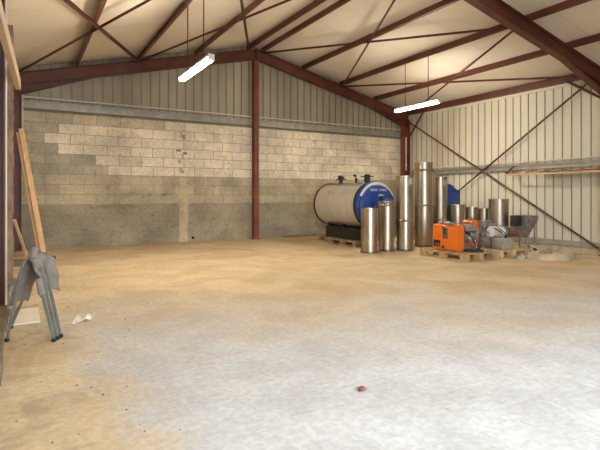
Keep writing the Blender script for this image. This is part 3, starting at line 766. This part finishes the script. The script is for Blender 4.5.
# ------------------------------------------------------------------ steel hopper on legs
hp = thing('steel_hopper', (10.33, 7.42, fz(10.33)), 'grey steel hopper on thin legs at the right of the flues', 'hopper')
x0, x1, y0, y1, zt, zb = 10.03, 10.50, 7.04, 7.42, .72, .22
g = MB(); b0, b1, c0, c1 = 10.08, 10.24, 7.14, 7.32
outer = [(x0, y0, zt), (x1, y0, zt), (x1, y1, zt), (x0, y1, zt)]; inner = [(b0, c0, zb), (b1, c0, zb), (b1, c1, zb), (b0, c1, zb)]
mid = [(x0, y0, zt - .10), (x1 - .02, y0, zt - .10), (x1 - .02, y1, zt - .10), (x0, y1, zt - .10)]
for A, B in ((outer, mid), (mid, inner)):
    for i in range(4):
        a, b, c_, d = Vector(A[i]), Vector(A[(i + 1) % 4]), Vector(B[(i + 1) % 4]), Vector(B[i])
        g._f(g._v([a, b, c_, d]))
o = g.build('bin', M['cast'], hp, smooth=0); sm = o.modifiers.new('thick', 'SOLIDIFY'); sm.thickness = .008
g = MB()
for i in range(4): g.bar(outer[i], outer[(i + 1) % 4], .02, .02)
g.build('rim', M['cast'], hp, smooth=0)
for (a, b) in ((x0, y0), (x1 - .12, y0), (x1 - .12, y1), (x0, y1)):
    MB().bar((a, b, zt - .08), (a + (.02 if a == x0 else -.03), b, fz(a) + .002), .025, .025, up=(0, 1, 0)).build('leg', M['cast'], hp, smooth=0)
MB().bevbox((9.79, 7.08, .50), (9.96, 7.27, .74), .01).build('motor_box', M['black'], hp)
MB().bevbox((9.776, 7.10, .53), (9.789, 7.25, .71), .003).build('grille', M['inner'], hp)
MB().bevbox((9.81, 7.066, .53), (9.94, 7.079, .71), .003).build('grille', M['inner'], hp)
MB().bar((9.95, 7.2, .6), (10.06, 7.2, .6), .03, .03).build('motor_bracket', M['cast'], hp, smooth=0)

# ------------------------------------------------------------------ left side : timbers, trestle, boards
def plank(name, p, q, w, h, label, m, up=(0, 0, 1), group=None):
    g = MB(); g.bar(p, q, w, h, up)
    bmesh.ops.bevel(g.bm, geom=g.bm.edges[:], offset=.003, segments=1, affect='EDGES')
    return tag(g.build(name, m, smooth=0), label, 'plank' if 'plank' in name else 'timber', group)
# post of rough wood
g = MB(); rr = random.Random(12); z = 0; prev = None
rings = []
for k in range(46):
    z = k * .08; j = [rr.uniform(-.012, .012) for _ in range(4)]
    rings.append(g._v([(-.24 + j[0], 7.92, z), (-.105 + j[1], 7.92 + j[2], z), (-.105 + j[1] * .8, 8.06, z), (-.24, 8.06 + j[3], z)]))
for a, b in zip(rings, rings[1:]):
    for i in range(4): g._f([a[i], a[(i + 1) % 4], b[(i + 1) % 4], b[i]])
g._f(rings[0]); g._f(rings[-1])
tag(g.build('timber_post', M['rough'], smooth=0), 'rough sawn brown timber post upright against the left wall', 'post')
plank('leaning_plank', (0.36, 9.62, 0.015), (-0.015, 10.2, 2.42), .085, .03, 'front pine plank leaning on the left wall above the trestle', M['timber'], (0, 1, 0), 'pine planks leaning on the left wall')
plank('leaning_plank', (0.31, 9.72, 0.015), (-0.045, 10.25, 2.36), .10, .03, 'rear pine plank leaning just behind the front one', M['timber'], (0, 1, 0), 'pine planks leaning on the left wall')
plank('leaning_stick', (0.13, 8.90, 0.012), (-0.09, 7.75, 0.86), .035, .03, 'thin short stick leaning on the left wall behind the draped trestle', M['timber2'])
plank('timber_beam', (-0.035, 6.05, 2.40), (-0.23, 2.2, 2.52), .05, .115, 'long pale pine beam fixed high along the left wall at upper left', M['timber2'])
g = MB(); g.bevbox((-.4, 9.45, 0.001), (.08, 9.75, .09), .012); tag(g.build('concrete_curb', M['sleeper']), 'dusty dark kerb block jutting from the left wall below the leaning planks', 'kerb block')
g = MB(); g.bevbox((-.4, 6.80, 0.111), (-.04, 7.05, .16), .012); tag(g.build('sleeper_block', M['sleeper']), 'dusty dark block on the left kerb behind the trestle legs', 'block')
g = MB(); g.lathe((.46, 10.25, 0), [(.10, .002), (.105, .02), (.09, .05), (.05, .065), (.001, .068)], 20); tag(g.build('rubber_cap', M['black']), 'small black rubber cap on the floor right of the leaning planks', 'rubber cap')
# trestle
T = Vector((.115, 4.70, 0))
tr = thing('folding_trestle', (.1, 4.7, 0), 'grey-green metal folding trestle under a draped grey jacket', 'trestle')
FW = Vector((.499, .8666, 0)); RT = Vector((.8666, -.499, 0))
apex = T + Vector((0, 0, .68))
def P3(r_, f_, z): return T + RT * r_ + FW * f_ + Vector((0, 0, z))
legs = [(.228, -.17), (.226, -.11), (.224, -.05)]
for k, (a, b) in enumerate(legs):
    MB().bar(P3(.045 + .012 * k, b * .8, .66), P3(a, b, .012), .020, .020, up=FW).build('leg', M['green'], tr, smooth=0)
for k, (a, b) in enumerate([(-.16, -.17), (-.36, .22)]):
    MB().bar(P3(-.015 - .03 * k, (-.19, .1)[k], .62), P3(a, b, .012), .016, .020, up=FW).build('leg', M['green'], tr, smooth=0)
MB().tube(P3(0, -.12, .675), P3(0, .12, .675), .022, 12).build('top_bar', M['green'], tr)
MB().bar(P3(-.13, -.17, .18), P3(-.28, .18, .18), .015, .015).build('cross_bar', M['green'], tr, smooth=0)
MB().bar(P3(.19, -.15, .12), P3(.19, -.05, .12), .015, .015).build('cross_bar', M['green'], tr, smooth=0)
for (a, b) in legs + [(-.16, -.17), (-.36, .22)]:
    MB().bar(P3(a, b, .001), P3(a, b, .03), .028, .028, up=FW).build('rubber_foot', M['black'], tr, smooth=0)
# jacket draped over
g = MB(); rows = []
nr, ns = 22, 30
for j in range(nr + 1):
    f_ = -.15 + .30 * j / nr; row = []
    ef = abs(j / nr * 2 - 1)
    for i in range(ns + 1):
        s_ = i / ns * 2 - 1       # -1 left hem, +1 right hem
        ln = abs(s_)
        drop = .34 * ln * (1 + .10 * noise.noise(Vector((j * .12, 2, 3)))) if s_ > 0 else .44 * ln * (1 + .12 * noise.noise(Vector((j * .12, 5, 3))))
        x = (.06 * min(1, ln * 6) + .06 * ln) if s_ > 0 else -(.025 * min(1, ln * 6) + .145 * ln)
        w = .010 * math.sin(j * .9 + s_ * 3) * ln + .016 * noise.noise(Vector((f_ * 12, s_ * 4, 7)))
        z = .712 - max(0, drop - .02) - (.03 * ef ** 4) + .008 * noise.noise(Vector((f_ * 20, s_ * 6, 1)))
        row.append(g.bm.verts.new(P3(x + w, f_ * (1 + .05 * ln), z)))
    rows.append(row)
for a, b in zip(rows, rows[1:]):
    for i in range(ns): g._f([a[i], a[i + 1], b[i + 1], b[i]])
jk = g.build('jacket', M['jacket'], smooth=80)
jk.modifiers.new('thick', 'SOLIDIFY').thickness = .012
tag(jk, 'dusty grey jacket draped over the metal trestle', 'jacket')
# sleeve and collar of the jacket
g = MB(); pts = [P3(.05, -.14, .68), P3(.09, -.16, .60), P3(.10, -.165, .52), P3(.112, -.16, .45), P3(.12, -.15, .39)]
g.path(pts, .028, 12); g.build('sleeve', M['jacket'], jk)
g = MB(); pts = [P3(-.05, .10, .70), P3(-.02, -.02, .735), P3(.03, -.12, .72), P3(.06, -.16, .67)]
g.path(pts, .03, 12); g.build('collar', M['jacket'], jk)
# boards on the floor
plank('plywood_board', (0.03, 5.16, .012), (0.03, 5.80, .012), .24, .018, 'pale square plywood board on the floor behind the trestle', M['board'])
plank('thin_batten', (0.20, 4.93, .009), (0.43, 5.03, .009), .025, .014, 'thin batten on the floor right of the trestle feet', M['timber2'])
g = MB(); rows = []
for j in range(5):
    row = []
    for i in range(9):
        x = .40 + .20 * i / 8 + .012 * j; y = 4.93 + .12 * i / 8 + (.05 + .012 * math.sin(i * 1.7)) * j
        row.append(g.bm.verts.new((x, y, .006 + .05 * abs(noise.noise(Vector((i * .7, j * .9, 2)))))))
    rows.append(row)
for a, b in zip(rows, rows[1:]):
    for i in range(8): g._f([a[i], a[i + 1], b[i + 1], b[i]])
o = g.build('torn_board', M['paper'], smooth=0); o.modifiers.new('t', 'SOLIDIFY').thickness = .006
tag(o, 'torn piece of white board lying on the floor right of the trestle', 'board')
plank('dark_batten', (6.50, 12.2, .03), (7.60, 12.2, .03), .04, .04, 'dark batten on the floor at the foot of the block wall left of the boiler', M['sleeper'])

# stones and crumbs
def pebble(x, y, r, seed, m, flat=.55):
    g = MB(); bmesh.ops.create_icosphere(g.bm, subdivisions=2, radius=r)
    for v in g.bm.verts:
        v.co *= 1 + .35 * noise.noise(v.co * (2.0 / r) * .6 + Vector((seed, 0, 0))); v.co.z = v.co.z * flat
    zmin = min(v.co.z for v in g.bm.verts)
    for v in g.bm.verts: v.co += Vector((x, y, fz(x) - zmin))
    return g
tag(pebble(1.81, 2.38, .026, 3, M['stone']).build('brick_chip', M['stone'], smooth=0), 'small reddish brick chip alone on the pale floor in the foreground', 'chip')
rr = random.Random(21); g = MB()
for k in range(150):
    if k < 70: x, y = rr.uniform(-.05, .9), rr.uniform(2.4, 8.5)
    elif k < 130: x, y = rr.uniform(.5, 6), rr.gauss(10.2, 1.2)
    else: x, y = rr.uniform(1, 9), rr.uniform(3, 9)
    if y > 12.1: continue
    r_ = rr.uniform(.002, .007)
    p = pebble(x, y, r_, k, None); me = bpy.data.meshes.new('t'); p.bm.to_mesh(me); p.bm.free(); g.bm.from_mesh(me); bpy.data.meshes.remove(me)
tag(g.build('dirt_crumbs', M['dirt'], origin=(0, 0, 0), smooth=0), 'small brown dirt crumbs scattered over the concrete floor', 'dirt', kind='stuff')

# ------------------------------------------------------------------ world, daylight, camera
w = bpy.data.worlds.new('World'); bpy.context.scene.world = w; w.use_nodes = True
bg = w.node_tree.nodes['Background']; bg.inputs['Color'].default_value = (0.72, 0.84, 1.0, 1); bg.inputs['Strength'].default_value = 15.0
la = bpy.data.lights.new('gateway_portal', 'AREA'); la.shape = 'RECTANGLE'; la.size = 4.2; la.size_y = 3.7; la.cycles.is_portal = True
lo = bpy.data.objects.new('gateway_portal', la); C.objects.link(lo); lo.location = (2.2, -1.6, 1.85); lo.rotation_euler = (R(-90), 0, R(180))

cam = bpy.data.cameras.new('camera'); co = bpy.data.objects.new('camera', cam); C.objects.link(co)
co.location = (0, 0, 1.2); co.rotation_euler = (R(90), 0, -R(29.93))
cam.sensor_width = 36; cam.lens = 483 / 600 * 36; cam.shift_y = -(225 - 195.5) / 600
cam.clip_start = 0.02
bpy.context.scene.camera = co
vs = bpy.context.scene.view_settings
vs.view_transform = 'Standard'; vs.exposure = 0.0
for o in C.objects:
    if '_o' in o: del o['_o']
